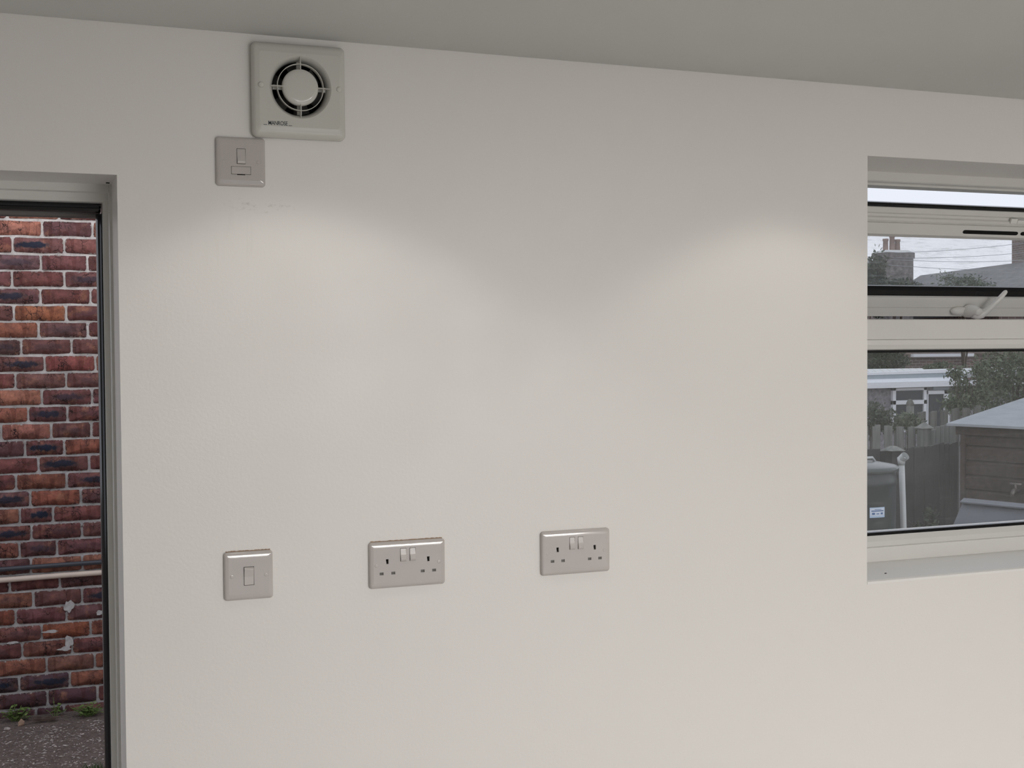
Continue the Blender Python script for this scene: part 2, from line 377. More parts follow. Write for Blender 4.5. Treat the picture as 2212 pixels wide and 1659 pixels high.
wx('gasket', [(FY+.014, 1.2660), (FY+.016, 1.2725), (FY+.019, 1.2735), (FY+.034, 1.2735), (FY+.034, 1.2660)], M['gasket'])
wx('gasket', [(FY+.020, 1.7035), (FY+.020, 1.6975), (FY+.034, 1.6975), (FY+.034, 1.7035)], M['gasket'])
for xa, xb in ((WX0-.02, WX0+.045), (WX1-.045, WX1+.02)):
    obj('frame_jamb', extrude(BM(), [(xa, FY), (xb, FY), (xb, FY+.07), (xa, FY+.07)], 'z', WZ0, WZ1), M['upvc'], win)
obj('pane', box(BM(), WX0+.03, WX1-.03, FY+.026, FY+.030, 1.262, 1.706), M['glass_low'], win)
# a bit of dirt on the board
bm = BM(); bmesh.ops.create_icosphere(bm, subdivisions=1, radius=.0016, matrix=Matrix.Translation((1.783, .055, WZ0+.0065)) @ Matrix.Diagonal((2.2, 1, .6, 1)))
obj('dirt_speck', bm, M['dark_slot'], win)
# top-hung sash: hinge line at the head, bottom swung outwards
SA = math.radians(22)
sash = empty('sash', (0, .25, 2.055)); sash.parent = win; sash.rotation_euler = (SA, 0, 0)
SL, SX0, SX1 = .2885, WX0+.012, WX1-.012
def sx(name, prof, mat, x0=SX0, x1=SX1): return obj(name, extrude(BM(), prof, 'x', x0, x1), mat, sash)     # profile of (depth, height), inner face at depth 0
sx('sash_rail', [(.004, -.0095), (.002, -.0115), (.002, -.024), (.006, -.028), (.006, -.034), (.001, -.0365), (.001, -.0435), (.005, -.0455), (.005, -.0475), (0, -.049), (0, -.0765), (.002, -.0785), (.010, -.0860), (.055, -.0860), (.055, -.026), (.012, -.001), (.012, -.0095)], M['upvc_in'])
sx('gasket', [(.0125, .0), (.001, .0005), (-.001, -.004), (.001, -.0095), (.0125, -.0095)], M['gasket'])
sx('sash_rail', [(0, -.2885), (0, -.2665), (.0015, -.2655), (0, -.2645), (.001, -.2390), (.010, -.2362), (.055, -.2362), (.055, -.2885)], M['upvc_in'])
sx('gasket', [(.008, -.2370), (.008, -.2345), (.012, -.2240), (.022, -.2168), (.030, -.2168), (.030, -.2370)], M['gasket'])
for xa, xb in ((SX0, SX0+.055), (SX1-.055, SX1)):
    obj('sash_stile', box(BM(), xa, xb, 0, .055, -.2885, 0), M['upvc_in'], sash)
obj('pane', box(BM(), SX0+.03, SX1-.03, .024, .028, -.250, -.07), M['glass_top'], sash)
def slot(x0, x1):
    p = []; z0, z1 = -.0700, -.0605; r = (z1-z0)/2; zm = (z0+z1)/2
    for k in range(9): a = PI/2 + PI*k/8; p.append((x0+r+1.4*r*math.cos(a), zm+r*math.sin(a)))
    for k in range(9): a = -PI/2 + PI*k/8; p.append((x1-r+1.4*r*math.cos(a), zm+r*math.sin(a)))
    obj('vent_slot', extrude(BM(), p, 'y', -.0006, .001), M['dark_slot'], sash)
slot(2.182, 2.351); slot(2.363, 2.53)
bm = BM(); box(bm, 2.338, 2.60, -.004, .004, -.039, -.030, .001); box(bm, 2.318, 2.338, -.003, .004, -.040, -.027, .001)
clip = obj('vent_clip', bm, M['upvc'], sash)
# espagnolette handle
hd = BM()
def hull(pts, r):                          # oval base plate
    pass
base_p = []
for k in range(20):
    a = 2*PI*k/20; base_p.append((2.236 + .030*math.copysign(abs(math.cos(a))**.7, math.cos(a)), -.272 + .0105*math.sin(a)))
extrude(hd, base_p, 'y', -.010, .001)
lathe_pts = [(.021, 0), (.0205, .010), (.017, .020), (.0125, .028), (.0115, .033), (.009, .0355)]
rg = []
for q, (r, h) in enumerate(lathe_pts):
    rg.append([hd.verts.new((2.262 + .006*h/.035 + r*math.cos(2*PI*k/24), -.003-h, -.272 + .009*h/.035 + r*.86*math.sin(2*PI*k/24))) for k in range(24)])
for q, w_ in zip(rg, rg[1:]):
    for k in range(24): hd.faces.new((q[k], q[(k+1) % 24], w_[(k+1) % 24], w_[k]))
hd.faces.new(rg[-1])
tube(hd, [(2.262, -.022, -.272), (2.276, -.024, -.276), (2.286, -.027, -.273), (2.2945, -.031, -.262), (2.306, -.034, -.246), (2.322, -.036, -.224), (2.3315, -.036, -.211), (2.3345, -.036, -.207), (2.336, -.036, -.2055)], [.012, .0115, .0105, .0088, .0070, .0062, .0058, .0045, .002], 14)
obj('handle', hd, M['upvc'], sash, smooth=True)

# ================================================================== ELECTRICAL PLATES ON THE WALL
def rloop(w, h, r, n=6):
    pts = []
    for cx, cz, a0 in ((w-r, h-r, 0), (-w+r, h-r, PI/2), (-w+r, -h+r, PI), (w-r, -h+r, 1.5*PI)):
        for k in range(n+1):
            a = a0 + PI/2*k/n; pts.append((cx + r*math.cos(a), cz + r*math.sin(a)))
    return pts
def plate_mesh(W, H, loops, holes, front, depth):
    """loops of (inset x, inset z, height, corner radius) from the wall outwards; holes of (x0, x1, z0, z1) cut in the front."""
    bm = BM(); rings = []
    for ix, iz, h, r in loops:
        rings.append([bm.verts.new((x, -h, z)) for x, z in rloop(W/2-ix, H/2-iz, r)])
    for q, w in zip(rings, rings[1:]):
        n = len(q)
        for k in range(n):
            f = bm.faces.new((q[k], q[(k+1) % n], w[(k+1) % n], w[k])); f.smooth = True
    ring = rings[-1]; edges = [bm.edges.get((ring[k], ring[(k+1) % len(ring)])) for k in range(len(ring))]
    hl = []
    for hp in holes:
        if len(hp) == 4: x0, x1, z0, z1 = hp; pts = [(x0, z0), (x1, z0), (x1, z1), (x0, z1)]
        else: cx, cz, r = hp; pts = [(cx + r*math.cos(2*PI*k/64), cz + r*math.sin(2*PI*k/64)) for k in range(64)]
        vs_ = [bm.verts.new((x, -front, z)) for x, z in pts]; hl.append(vs_)
        edges += [bm.edges.new((vs_[k], vs_[(k+1) % len(vs_)])) for k in range(len(vs_))]
    bmesh.ops.triangle_fill(bm, use_beauty=True, use_dissolve=False, edges=edges, normal=(0, -1, 0))
    for vs_ in hl:
        b = [bm.verts.new((v.co.x, -front+depth, v.co.z)) for v in vs_]; n = len(vs_)
        for k in range(n): bm.faces.new((vs_[k], vs_[(k+1) % n], b[(k+1) % n], b[k]))
    return bm
T = .0085
def plate_loops(r=.006):
    L = [(0, 0, .0, r), (0, 0, .0032, r)]
    for k in range(1, 7):
        a = PI/2*k/6; L.append((.0042*(1-math.cos(a)), .0065*(1-math.cos(a)), .0032 + .0045*math.sin(a), max(r-.004*(1-math.cos(a)), .002)))
    L.append((.0075, .0105, T, .003)); return L
def pbox(name, par, mat, x0, x1, z0, z1, y0, y1, bev=.0004): return obj(name, box(BM(), x0, x1, -y1, -y0, z0, z1, bev), mat, par)
def rocker(par, x0, x1, z0, z1, up, name='rocker'):
    """wedge-faced rocker: one end stands proud, the other sits near flush"""
    hi, lo, m = T+.0036, T+.0004, T+.0014
    e = .0035
    prof = [(-.003, z0), (-(hi-.0012), z0), (-hi, z0+e), (-m, (z0+z1)/2+.001), (-lo, z1), (-.003, z1)] if not up else \
           [(-.003, z0), (-lo, z0), (-m, (z0+z1)/2-.001), (-hi, z1-e), (-(hi-.0012), z1), (-.003, z1)]
    b = extrude(BM(), prof, 'x', x0, x1)
    bmesh.ops.bevel(b, geom=b.edges[:], offset=.0004, segments=1, affect='EDGES')
    return obj(name, b, M['rocker'], par)
def cap(par, x, z=0, r=.0032):
    bm = BM(); rg = lathe(bm, [(r, T-.0005), (r, T+.0001), (r*.9, T+.0003), (r*.45, T+.0002)], x, 0, 20, 'y', z); bm.faces.new(rg[-1])
    obj('screw_cap', bm, M['plate'], par, smooth=True)
def rim(par, W, H, top=True, mat='plaster'):
    b = BM(); n = 40; r = random.Random(int(W*1e4))
    v = []
    for k in range(n+1):
        x = -W/2+.004 + (W-.008)*k/n; hgt = H/2 + .0008 + .0012*r.random()
        v.append((x, hgt))
    prof = [(-W/2+.004, H/2-.003)] + v + [(W/2-.004, H/2-.003)]
    extrude(b, prof, 'y', -.0016, 0)
    obj('plaster_edge', b, M[mat], par, label='rough brown bare plaster edge')

GR = 'white moulded accessory plates on the wall'
def single_plate(name, loc, holes, **k):
    t = empty(name, loc, **k)
    obj('faceplate', plate_mesh(.086, .086, plate_loops(), holes, T, .005), M['plate'], t)
    cap(t, -.03015); cap(t, .03015)
    return t
# light switch, low left
t = single_plate('light_switch', (.3702, 0, 1.72-.4041), [(-.0092, .0092, -.0170, .0162)], label='white single-rocker light switch plate, low left beside the doorway', category='light switch')
rim(t, .086, .086)
rocker(t, -.0084, .0084, -.0163, .0155, True)
pbox('rocker_gap', t, M['gap'], -.010, .010, -.018, .017, .002, .0048, 0)
# fused spur under the fan
t = single_plate('fused_switch', (.3659, 0, 1.72+.3266), [(-.0072, .0078, -.0042, .0228), (-.0172, .0172, -.0226, -.0086)], label='white fused switch plate with rocker and fuse drawer, below the fan', category='fused switch')
rocker(t, -.0066, .0072, -.0036, .0222, False)
pbox('rocker_gap', t, M['gap'], -.018, .018, -.024, .024, .002, .0042, 0)
fh = BM(); box(fh, -.0166, .0166, -T-.0006, -.003, -.0219, -.0090, .0005)
fo = obj('fuse_drawer', fh, M['plate'], t)
obj('drawer_notch', box(BM(), -.007, .007, -T-.0001, -.004, -.0236, -.0216), M['dark_slot'], fo)

# double sockets
def double_socket(loc, label, edge):
    t = empty('double_socket', loc, label=label, category='socket', group='white double power sockets in a row')
    holes = [(-.0146, -.0033, .0053, .0297), (.0035, .0148, .0053, .0297)]
    pins = []
    for s in (-.0395, .0395):
        holes.append((s-.0025, s+.0025, .0022, .0112))
        for dx in (-.0111, .0111):
            pins.append((s+dx-.0037, s+dx+.0037, -.0178, -.0127))
    holes += pins
    obj('faceplate', plate_mesh(.146, .086, plate_loops(), holes, T, .006), M['plate'], t)
    cap(t, -.0603); cap(t, .0603)
    if edge: rim(t, .146, .086)
    for x0 in (-.0141, .0040): rocker(t, x0, x0+.0103, .0058, .0292, False)
    pbox('rocker_gap', t, M['gap'], -.016, .016, .004, .031, .002, .0040, 0)
    for x0, x1, z0, z1 in pins: pbox('shutter', t, M['shutter'], x0-.0004, x1+.0004, z0-.0004, z1+.0004, .002, .0062, 0)
    for s in (-.0395, .0395):
        pbox('earth_slot', t, M['dark_slot'], s-.003, s+.003, .0018, .0116, .001, .0032, 0)
        b = extrude(BM(), [(s-.0024, .0024), (s-.0010, .0024), (s-.0018, .0075), (s-.0024, .0070)], 'y', -.0070, -.003)  # white wedge standing in for the diagonal shard of light inside the slot
        obj('earth_light_shard', b, M['plate'], t)
    return t
double_socket((.6631, 0, 1.72-.4028), 'white double socket with rough plaster edge, between light switch and other socket', True)
double_socket((1.0047, 0, 1.72-.4029), 'white double socket nearest the window, rightmost plate on the wall', False)

# ================================================================== EXTRACTOR FAN
fan = empty('extractor_fan', (.4690, 0, 1.72+.4547), (0, math.radians(-.16), 0), label='square off-white extractor fan with round grille, high under the ceiling', category='extractor fan')
FT, S = .022, .1673
L = [(.004, .004, 0, .008), (.004, .004, .004, .008), (.0, .0, .0042, .010), (0, 0, .0075, .010)]
for k in range(1, 7):
    a = PI/2*k/6; L.append((.0085*(1-math.cos(a)), .0150*(1-math.cos(a)), .0075 + .0125*math.sin(a), .010-.004*k/6))
L.append((.0125, .0185, FT, .005))
CX, CZ = .0012, .0060
bm = plate_mesh(S, S, L, [(CX, CZ, .0555)], FT, .0005)
# dished throat running in to the duct
rg = lathe(bm, [(.0555, FT), (.0545, FT-.0008), (.052, FT-.004), (.0495, FT-.009), (.0478, FT-.015), (.0470, -.010), (.0470, -.05)], CX, 0, 64, 'y', CZ)
for f in bm.faces:
    if len(f.verts) == 4: f.smooth = True
obj('fan_cover', bm, M['fan'], fan)
bm = BM(); rg = lathe(bm, [(.0468, -.048), (.0468, .002)], CX, 0, 48, 'y', CZ); bm.faces.new(rg[0][::-1])
obj('duct', bm, M['dark_slot'], fan, smooth=True)
bm = BM(); rg = lathe(bm, [(.0300, FT-.014), (.0322, FT-.010), (.0326, FT-.004), (.0318, FT-.0015), (.0295, FT+.0002), (.024, FT+.0008), (.012, FT+.0011), (.002, FT+.0012)], CX, 0, 64, 'y', CZ); bm.faces.new(rg[-1])
obj('centre_disc', bm, M['fan'], fan, smooth=True)
bm = BM(); r0 = .0410
rg = lathe(bm, [(r0-.0006, FT-.010), (r0-.0006, FT-.0004), (r0-.0003, FT), (r0+.0003, FT), (r0+.0006, FT-.0004), (r0+.0006, FT-.010), (r0-.0006, FT-.010)], CX, 0, 72, 'y', CZ)
obj('grille_ring', bm, M['fan'], fan, smooth=True)
for k in range(4):
    b = BM(); box(b, .0285, .0535, -FT-.0006, -FT+.010, -.0006, .0006, .0002)
    bmesh.ops.rotate(b, verts=b.verts, cent=(0, 0, 0), matrix=Matrix.Rotation(k*PI/2, 3, 'Y')); bmesh.ops.translate(b, verts=b.verts, vec=(CX, 0, CZ))
    obj('grille_rib', b, M['fan'], fan)
    b = BM(); box(b, .028, .0472, -FT+.013, -FT+.016, -.0042, .0042)
    bmesh.ops.rotate(b, verts=b.verts, cent=(0, 0, 0), matrix=Matrix.Rotation(k*PI/2, 3, 'Y')); bmesh.ops.translate(b, verts=b.verts, vec=(CX, 0, CZ))
    obj('motor_spoke', b, M['fan'], fan)
for k in range(6):
    b = BM(); v = [b.verts.new(q) for q in ((.012, .012, -.006), (.044, .020, -.016), (.044, .004, .012), (.012, .002, .006))]; b.faces.new(v)
    g = bmesh.ops.extrude_face_region(b, geom=b.faces[:]); bmesh.ops.translate(b, verts=[q for q in g['geom'] if isinstance(q, bmesh.types.BMVert)], vec=(0, .0015, 0))
    bmesh.ops.rotate(b, verts=b.verts, cent=(0, 0, 0), matrix=Matrix.Rotation(k*PI/3+.3, 3, 'Y')); bmesh.ops.translate(b, verts=b.verts, vec=(CX, 0, CZ))
    obj('fan_blade', b, M['blade'], fan)
for x in (-.0685, .0705):
    b = BM(); rg = lathe(b, [(.0052, FT-.001), (.0052, FT), (.0046, FT+.0012), (.0028, FT+.0019), (.001, FT+.002)], x, 0, 24, 'y', .0062); b.faces.new(rg[-1])
    obj('screw_cap', b, M['fan'], fan, smooth=True)
def lettering(txt, size, mat, parent, loc, sx_=1.0, bold=.0):
    cu = bpy.data.curves.new('lettering', 'FONT'); cu.body = txt; cu.size = size; cu.align_x = 'CENTER'; cu.align_y = 'CENTER'; cu.extrude = .00012; cu.offset = bold
    cu.space_character = .92
    tmp = bpy.data.objects.new('lettering_curve', cu); C.objects.link(tmp)
    bpy.context.view_layer.update()
    me = bpy.data.meshes.new_from_object(tmp.evaluated_get(bpy.context.evaluated_depsgraph_get()))
    bpy.data.objects.remove(tmp); bpy.data.curves.remove(cu)
    o = link('lettering', me, mat, parent); o.location = loc; o.rotation_euler = (PI/2, 0, 0); o.scale = (sx_, 1, 1)
    return o
lettering('MANROSE', .0104, M['ink'], fan, (-.0400, -FT-.0002, -.0600), .76, .00003)
for xa, xb in ((-.0655, -.0592), (-.0215, -.0150)):
    obj('lettering_dash', box(BM(), xa, xb, -FT-.0004, -FT, -.0632, -.0625), M['ink'], fan)

# ================================================================== OUTSIDE: GROUND
def gz(x, y):
    base = .062 + .012*math.sin(3*x)*math.cos(2*y)
    if x > 3: base -= min(1, (x-3)/1.5)*(.06 + .1*max(0, min(y-1, 30)))
    if y < .9: base = min(base, -.06 + .12*max(0, (y-.3)/.6))
    return base
xs = [-8+.5*i for i in range(12)] + [-2+.25*i for i in range(20)] + [3+.5*i for i in range(16)] + [11+2*i for i in range(25)]
ys = [.3+.2*i for i in range(20)] + [4.3+.6*i for i in range(15)] + [13.3+3*i for i in range(18)]
V = [(x, y, gz(x, y)) for y in ys for x in xs]; nx = len(xs)
F = [(j*nx+i, j*nx+i+1, (j+1)*nx+i+1, (j+1)*nx+i) for j in range(len(ys)-1) for i in range(nx-1)]
link('ground', rawmesh('ground', V, F), M['soil'], smooth=True, kind='structure', label='trodden dark soil with pale chips outside the doorway', category='ground')
# loose chips
V, F = [], []
for i in range(9000):
    x = rng.uniform(-1.0, 1.1); y = rng.uniform(1.9, 3.66); z = gz(x, y)
    if abs(x-.235) < .19 and abs(y-2.77) < .22: continue
    l = min(.016, rng.gamma(1.5, .0024) + .0018); w = l*rng.uniform(.25, .6); a = rng.uniform(0, PI); t_ = rng.uniform(-.35, .35); c, s = math.cos(a), math.sin(a); h = .002+w*.25; b0 = len(V)
    for px, py, pz in ((-l, 0, 0), (0, -w, 0), (l, 0, 0), (0, w, 0)):
        V.append((x + c*px - s*py, y + s*px + c*py, z + .001 + px*t_*.5))
    V.append((x, y, z + h))
    F += [(b0, b0+1, b0+4), (b0+1, b0+2, b0+4), (b0+2, b0+3, b0+4), (b0+3, b0, b0+4)]
link('ground_chips', rawmesh('ground_chips', V, F), M['chip'], kind='stuff', label='small pale wood and stone chips scattered over the soil', category='chips')

# ================================================================== OUTSIDE: BRICK WALL
BY = 3.85
bw = empty('brick_wall', (0, BY, 0), kind='structure', label='weathered red brick wall with pale mortar seen through the doorway', category='wall')
CP = .0761
bm = BM(); box(bm, -2.6, 2.6, .0075, .22, -.1, 2.62)
obj('mortar', bm, M['mortar'], bw)
def brick_proto(seed):
    r = random.Random(seed); o = []
    def j(a): return r.uniform(-a, a)
    c = [(-.5, -.30), (-.5, .32), (-.485, .46), (-.45, .5), (-.15, .5), (.18, .5), (.46, .5), (.488, .45), (.5, .3), (.5, -.33), (.48, -.47), (.44, -.5), (.1, -.5), (-.2, -.5), (-.455, -.5), (-.49, -.45)]
    c = [(x + j(.008), z + j(.042)) for x, z in c]
    n = len(c); V = [(x, .06, z) for x, z in c] + [(x, .006, z) for x, z in c] + [(x*.978, .0005+j(.0012), z*.93) for x, z in c]
    F = []
    for L0 in (0, n):
        for k in range(n): F.append((L0+k, L0+(k+1) % n, L0+n+(k+1) % n, L0+n+k))
    V.append((0, -.001, 0))
    for k in range(n): F.append((2*n+k, 2*n+(k+1) % n, 3*n))
    me = rawmesh('brick', V, [f[::-1] for f in F]); me.materials.append(M['brick'])
    for p in me.polygons: p.use_smooth = p.index >= n
    return me
protos = [brick_proto(s) for s in range(8)]
PERP = [[-.047,.172],[.098,.314],[-.027,.191],[.09,.289],[-.032,.189],[.085,.301],[-.027,.194],[.075,.287],[.001,.215],[.098,.317],[-.026,.189],[.084,.3],[.025,.192],[-.09,.122,.294],[.009,.176],[.064,.283],[-.032,.184],[.027,.244],[-.018,.123],[.03,.246],[-.022,.137],[.025,.245],[-.066,.146],[.033,.242],[-.043,.173],[.065,.276],[-.018,.195],[.084,.292],[-.033,.182],[.085,.302],[.036,.155]]
PAL = [(.19,.075,.062), (.155,.075,.062), (.235,.098,.058), (.165,.072,.066), (.20,.088,.07), (.135,.07,.066), (.27,.125,.075), (.145,.06,.05)]
# what the photograph shows brick by brick: (course, index in the course, base colour, burnt mark)
SPECIAL = {(0,1): ((.40,.19,.12),.0), (1,0): ((.38,.17,.11),.15), (2,1): ((.17,.085,.075),.95), (3,0): ((.14,.085,.085),.45), (4,2): ((.17,.08,.07),.6), (6,1): ((.31,.125,.06),0), (7,1): ((.15,.08,.07),.3),
           (8,0): ((.10,.06,.05),.4), (9,1): ((.22,.075,.06),0), (10,1): ((.17,.09,.07),.1), (11,0): ((.33,.15,.09),.0), (11,1): ((.16,.07,.06),.6), (12,0): ((.30,.12,.075),0), (13,1): ((.30,.13,.09),0),
           (14,1): ((.16,.07,.06),.98), (14,2): ((.26,.10,.06),0), (15,1): ((.16,.075,.06),.9), (16,2): ((.18,.08,.07),.85), (17,0): ((.15,.08,.075),.8), (17,1): ((.27,.10,.06),0), (17,2): ((.14,.07,.065),.8),
           (18,1): ((.16,.07,.06),.97), (19,0): ((.19,.08,.06),.9), (20,0): ((.22,.09,.06),.1), (20,1): ((.13,.06,.055),.5), (24,0): ((.24,.085,.05),0), (25,1): ((.28,.10,.05),0), (26,1): ((.2,.09,.06),0), (27,1): ((.20,.10,.07),0),
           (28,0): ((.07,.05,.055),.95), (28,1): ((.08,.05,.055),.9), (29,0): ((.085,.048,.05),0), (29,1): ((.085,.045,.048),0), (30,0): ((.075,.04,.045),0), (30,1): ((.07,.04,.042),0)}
rb = random.Random(11)
nb = 0
for ci in range(-3, 31):
    ztop = 2.3775 - CP*ci
    P = list(PERP[ci]) if ci >= 0 else [[-.02,.19],[.09,.31],[-.03,.185]][ci]
    k0 = 0
    while P[0] > -.45: P.insert(0, P[0]-rb.uniform(.208, .222)); k0 += 1
    while P[-1] < .62: P.append(P[-1]+rb.uniform(.208, .222))
    for k in range(len(P)-1):
        x0, x1 = P[k]+.0046, P[k+1]-.0046; z1, z0 = ztop-.0046, ztop-CP+.0046
        zc_ = (z0+z1)/2 + rb.uniform(-.001, .001)
        o = bpy.data.objects.new('brick', protos[rb.randrange(8)]); C.objects.link(o); o.parent = bw
        o.location = ((x0+x1)/2, rb.uniform(-.003, .003), zc_); o.scale = (x1-x0, 1, z1-z0)
        col = PAL[rb.randrange(8)]; al = rb.choice((0, 0, 0, 0, .25, .85))
        key = (ci, k-k0+1)
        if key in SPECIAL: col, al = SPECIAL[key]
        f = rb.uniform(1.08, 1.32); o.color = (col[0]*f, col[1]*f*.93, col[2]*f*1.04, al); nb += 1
    # the rest of the course, out of the photograph's view, as joined bricks
def far_bricks(xa, xb):
    V, F, n0 = [], [], 0
    for ci in range(-3, 31):
        z = 2.3775 - CP*(ci+.5); x = xa + (.1 if ci % 2 else 0)
        while x < xb-.05:
            l = min(.205, xb-x); me = protos[(ci*7+int(x*10)) % 8]; b0 = len(V)
            V += [((v.co.x+.5)*l + x, v.co.y, z + v.co.z*.065) for v in me.vertices]; F += [tuple(q+b0 for q in p.vertices) for p in me.polygons]
            x += .215
    o = link('far_brickwork', rawmesh('far_brickwork', V, F), M['brick'], bw, kind='stuff'); o.color = (.17, .075, .06, 0)
far_bricks(-2.6, -.72); far_bricks(.85, 2.6)

# lumps of later mortar smeared over the lower courses
for x, z, w, h, sd in ((.186, .545, .030, .036, 1), (.105, .437, .040, .010, 2), (.182, .386, .022, .036, 3), (.165, .354, .040, .012, 4), (.318, .505, .026, .014, 5), (-.055, .402, .034, .010, 7)):
    r = random.Random(sd); b = BM(); n = 30
    rr = [r.uniform(.35, 1.25) for k in range(n)]; rr = [(rr[k-2]+2*rr[k-1]+3*rr[k]+2*rr[(k+1) % n]+rr[(k+2) % n])/9 + r.uniform(-.05, .05) for k in range(n)]
    out = [(w*math.cos(2*PI*k/n)*rr[k], h*math.sin(2*PI*k/n)*rr[k]) for k in range(n)]
    lo = [b.verts.new((p, .004, q)) for p, q in out]; hi = [b.verts.new((p*.92, -.0022-.0012*r.random(), q*.92)) for p, q in out]; c0 = b.verts.new((0, -.003, 0))
    for k in range(n): b.faces.new((lo[k], lo[(k+1) % n], hi[(k+1) % n], hi[k])); b.faces.new((hi[k], hi[(k+1) % n], c0))
    o = obj('mortar_patch', b, M['mortar'], bw); o.location = (x, 0, z)
# pipes along the wall
def pipe(name, z, r, mat, label, y):
    t = empty(name, (0, y, z), label=label, category='pipe')
    tube_bm = tube(BM(), [(-2.5, 0, -.006), (-1, 0, -.003), (-.1, 0, 0), (.15, 0, .003), (.33, 0, .004), (1.2, 0, .002), (2.5, 0, .004)], r, 14)
    obj('pipe_run', tube_bm, mat, t, smooth=True)
    for x in (-.62, .72):
        b = BM(); box(b, x-.012, x+.012, -r-.003, BY-y+.01, -r-.003, r+.003, .002); obj('pipe_clip', b, mat, t)
pipe('black_pipe', .738, .0105, M['pipe_black'], 'thin black pipe running along the brick wall, above the cream one', 3.832)
pipe('cream_pipe', .690, .0125, M['pipe_cream'], 'cream plastic pipe running along the brick wall, below the black one', 3.830)

# weeds, litter and grass at the foot of the wall
def weed(name, x, y, h, n, rad, label, seed, cat='weed'):
    r = random.Random(seed); z = gz(x, y); t = empty(name, (x, y, z), label=label, category=cat)
    bs = BM(); V, F = [], []
    for i in range(n):
        a = r.uniform(0, 2*PI); d = rad*math.sqrt(r.random()); hh = h*(.35 + .65*r.random())*(1-.4*d/rad)
        tip = Vector((d*math.cos(a), d*math.sin(a)*.5, hh))
        tube(bs, [(0.2*tip.x, .2*tip.y, 0), (.6*tip.x, .6*tip.y, .6*hh), tuple(tip)], [.0022, .0016, .001], 5)
        for q in range(r.randint(3, 6)):
            f = r.uniform(.35, 1.0); c = Vector((tip.x*f, tip.y*f, hh*f)); la = r.uniform(0, 2*PI); ll = r.uniform(.010, .024); lw = ll*r.uniform(.35, .55)
            dr = Vector((math.cos(la), math.sin(la), r.uniform(-.2, .6))).normalized(); sd = dr.cross(Vector((r.uniform(-.3, .3), r.uniform(-.3, .3), 1))).normalized(); b0 = len(V)
            for p in (c, c + dr*ll*.35 + sd*lw*.8, c + dr*ll*.75 + sd*lw*.6, c + dr*ll*1.1, c + dr*ll*.75 - sd*lw*.6, c + dr*ll*.35 - sd*lw*.8): V.append(tuple(p))
            mid = c + dr*ll*.5 - Vector((0, 0, lw*.25)); V.append(tuple(mid))
            F += [(b0+k, b0+(k+1) % 6, b0+6) for k in range(6)]
    obj('stem', bs, M['stem'], t); link('leaves', rawmesh('leaves', V, F), M['weed'], t, kind='stuff')
weed('weed_plant', -.055, 3.79, .085, 26, .085, 'leafy green weed at the brick wall foot, leftmost by the pot shard', 1)
weed('weed_plant', .115, 3.80, .10, 6, .045, 'small sparse weed leaning up the bricks, middle of the wall foot', 2)
weed('weed_plant', .255, 3.73, .075, 34, .085, 'low bushy green weed at the wall foot beside the door seal', 3)
V, F = [], []
for i in range(330):
    x = .235 + rng.normal(0, .045); y = 2.78 + rng.uniform(-.12, .10); z = gz(x, y); a = rng.uniform(0, 2*PI); h = rng.uniform(.025, .06); l = h*rng.uniform(.1, .7); w = .0013; b0 = len(V)
    dx, dy = l*math.cos(a), l*math.sin(a)*.6
    V += [(x-w, y, z), (x+w, y, z), (x+dx*.45+w*.8, y+dy*.45, z+h*.65), (x+dx*.45-w*.8, y+dy*.45, z+h*.65), (x+dx, y+dy, z+h)]
    F += [(b0, b0+1, b0+2, b0+3), (b0+3, b0+2, b0+4)]
link('grass', rawmesh('grass', V, F), M['grass'], kind='stuff', label='tuft of dark green grass on the soil by the door seal', category='grass')
V, F = [], []
for i in range(70):
    x = .075 + rng.normal(0, .035); y = 3.72 + rng.normal(0, .012); z = gz(x, y) + rng.uniform(.002, .018); a = rng.uniform(-.6, .6); l = rng.uniform(.012, .035); w = rng.uniform(.001, .004); b0 = len(V)
    V += [(x-l*math.cos(a), y-l*math.sin(a), z), (x, y-w, z+.004), (x+l*math.cos(a), y+l*math.sin(a), z+.002), (x, y+w, z+.001)]
    F += [(b0, b0+1, b0+2, b0+3)]
link('dry_litter', rawmesh('dry_litter', V, F), M['dry'], kind='stuff', label='dry brown plant litter at the brick wall foot between weeds', category='litter')
def shard(x, y, s, mat, label, rz, name, cat):
    b = BM(); bmesh.ops.create_icosphere(b, subdivisions=2, radius=1)
    r = random.Random(int(x*1e3)); 
    for v in b.verts: v.co = Vector((v.co.x*s[0], v.co.y*s[1], v.co.z*s[2]))*(1+r.uniform(-.22, .22))
    o = obj(name, b, mat, label=label, category=cat); o.location = (x, y, gz(x, y)+s[2]*.6); o.rotation_euler = (.2, .3, rz)
shard(-.028, 3.70, (.013, .010, .020), M['pot'], 'orange clay pot shard lying at the foot of the left weed', .3, 'pot_shard', 'shard')
shard(-.085, 3.66, (.017, .010, .008), M['chip'], 'pale stone lying left of the clay shard', .8, 'pale_stone', 'stone')
shard(-.078, 2.92, (.024, .006, .004), M['chip'], 'white chip of wood on the soil, low left', .15, 'wood_chip', 'wood chip')

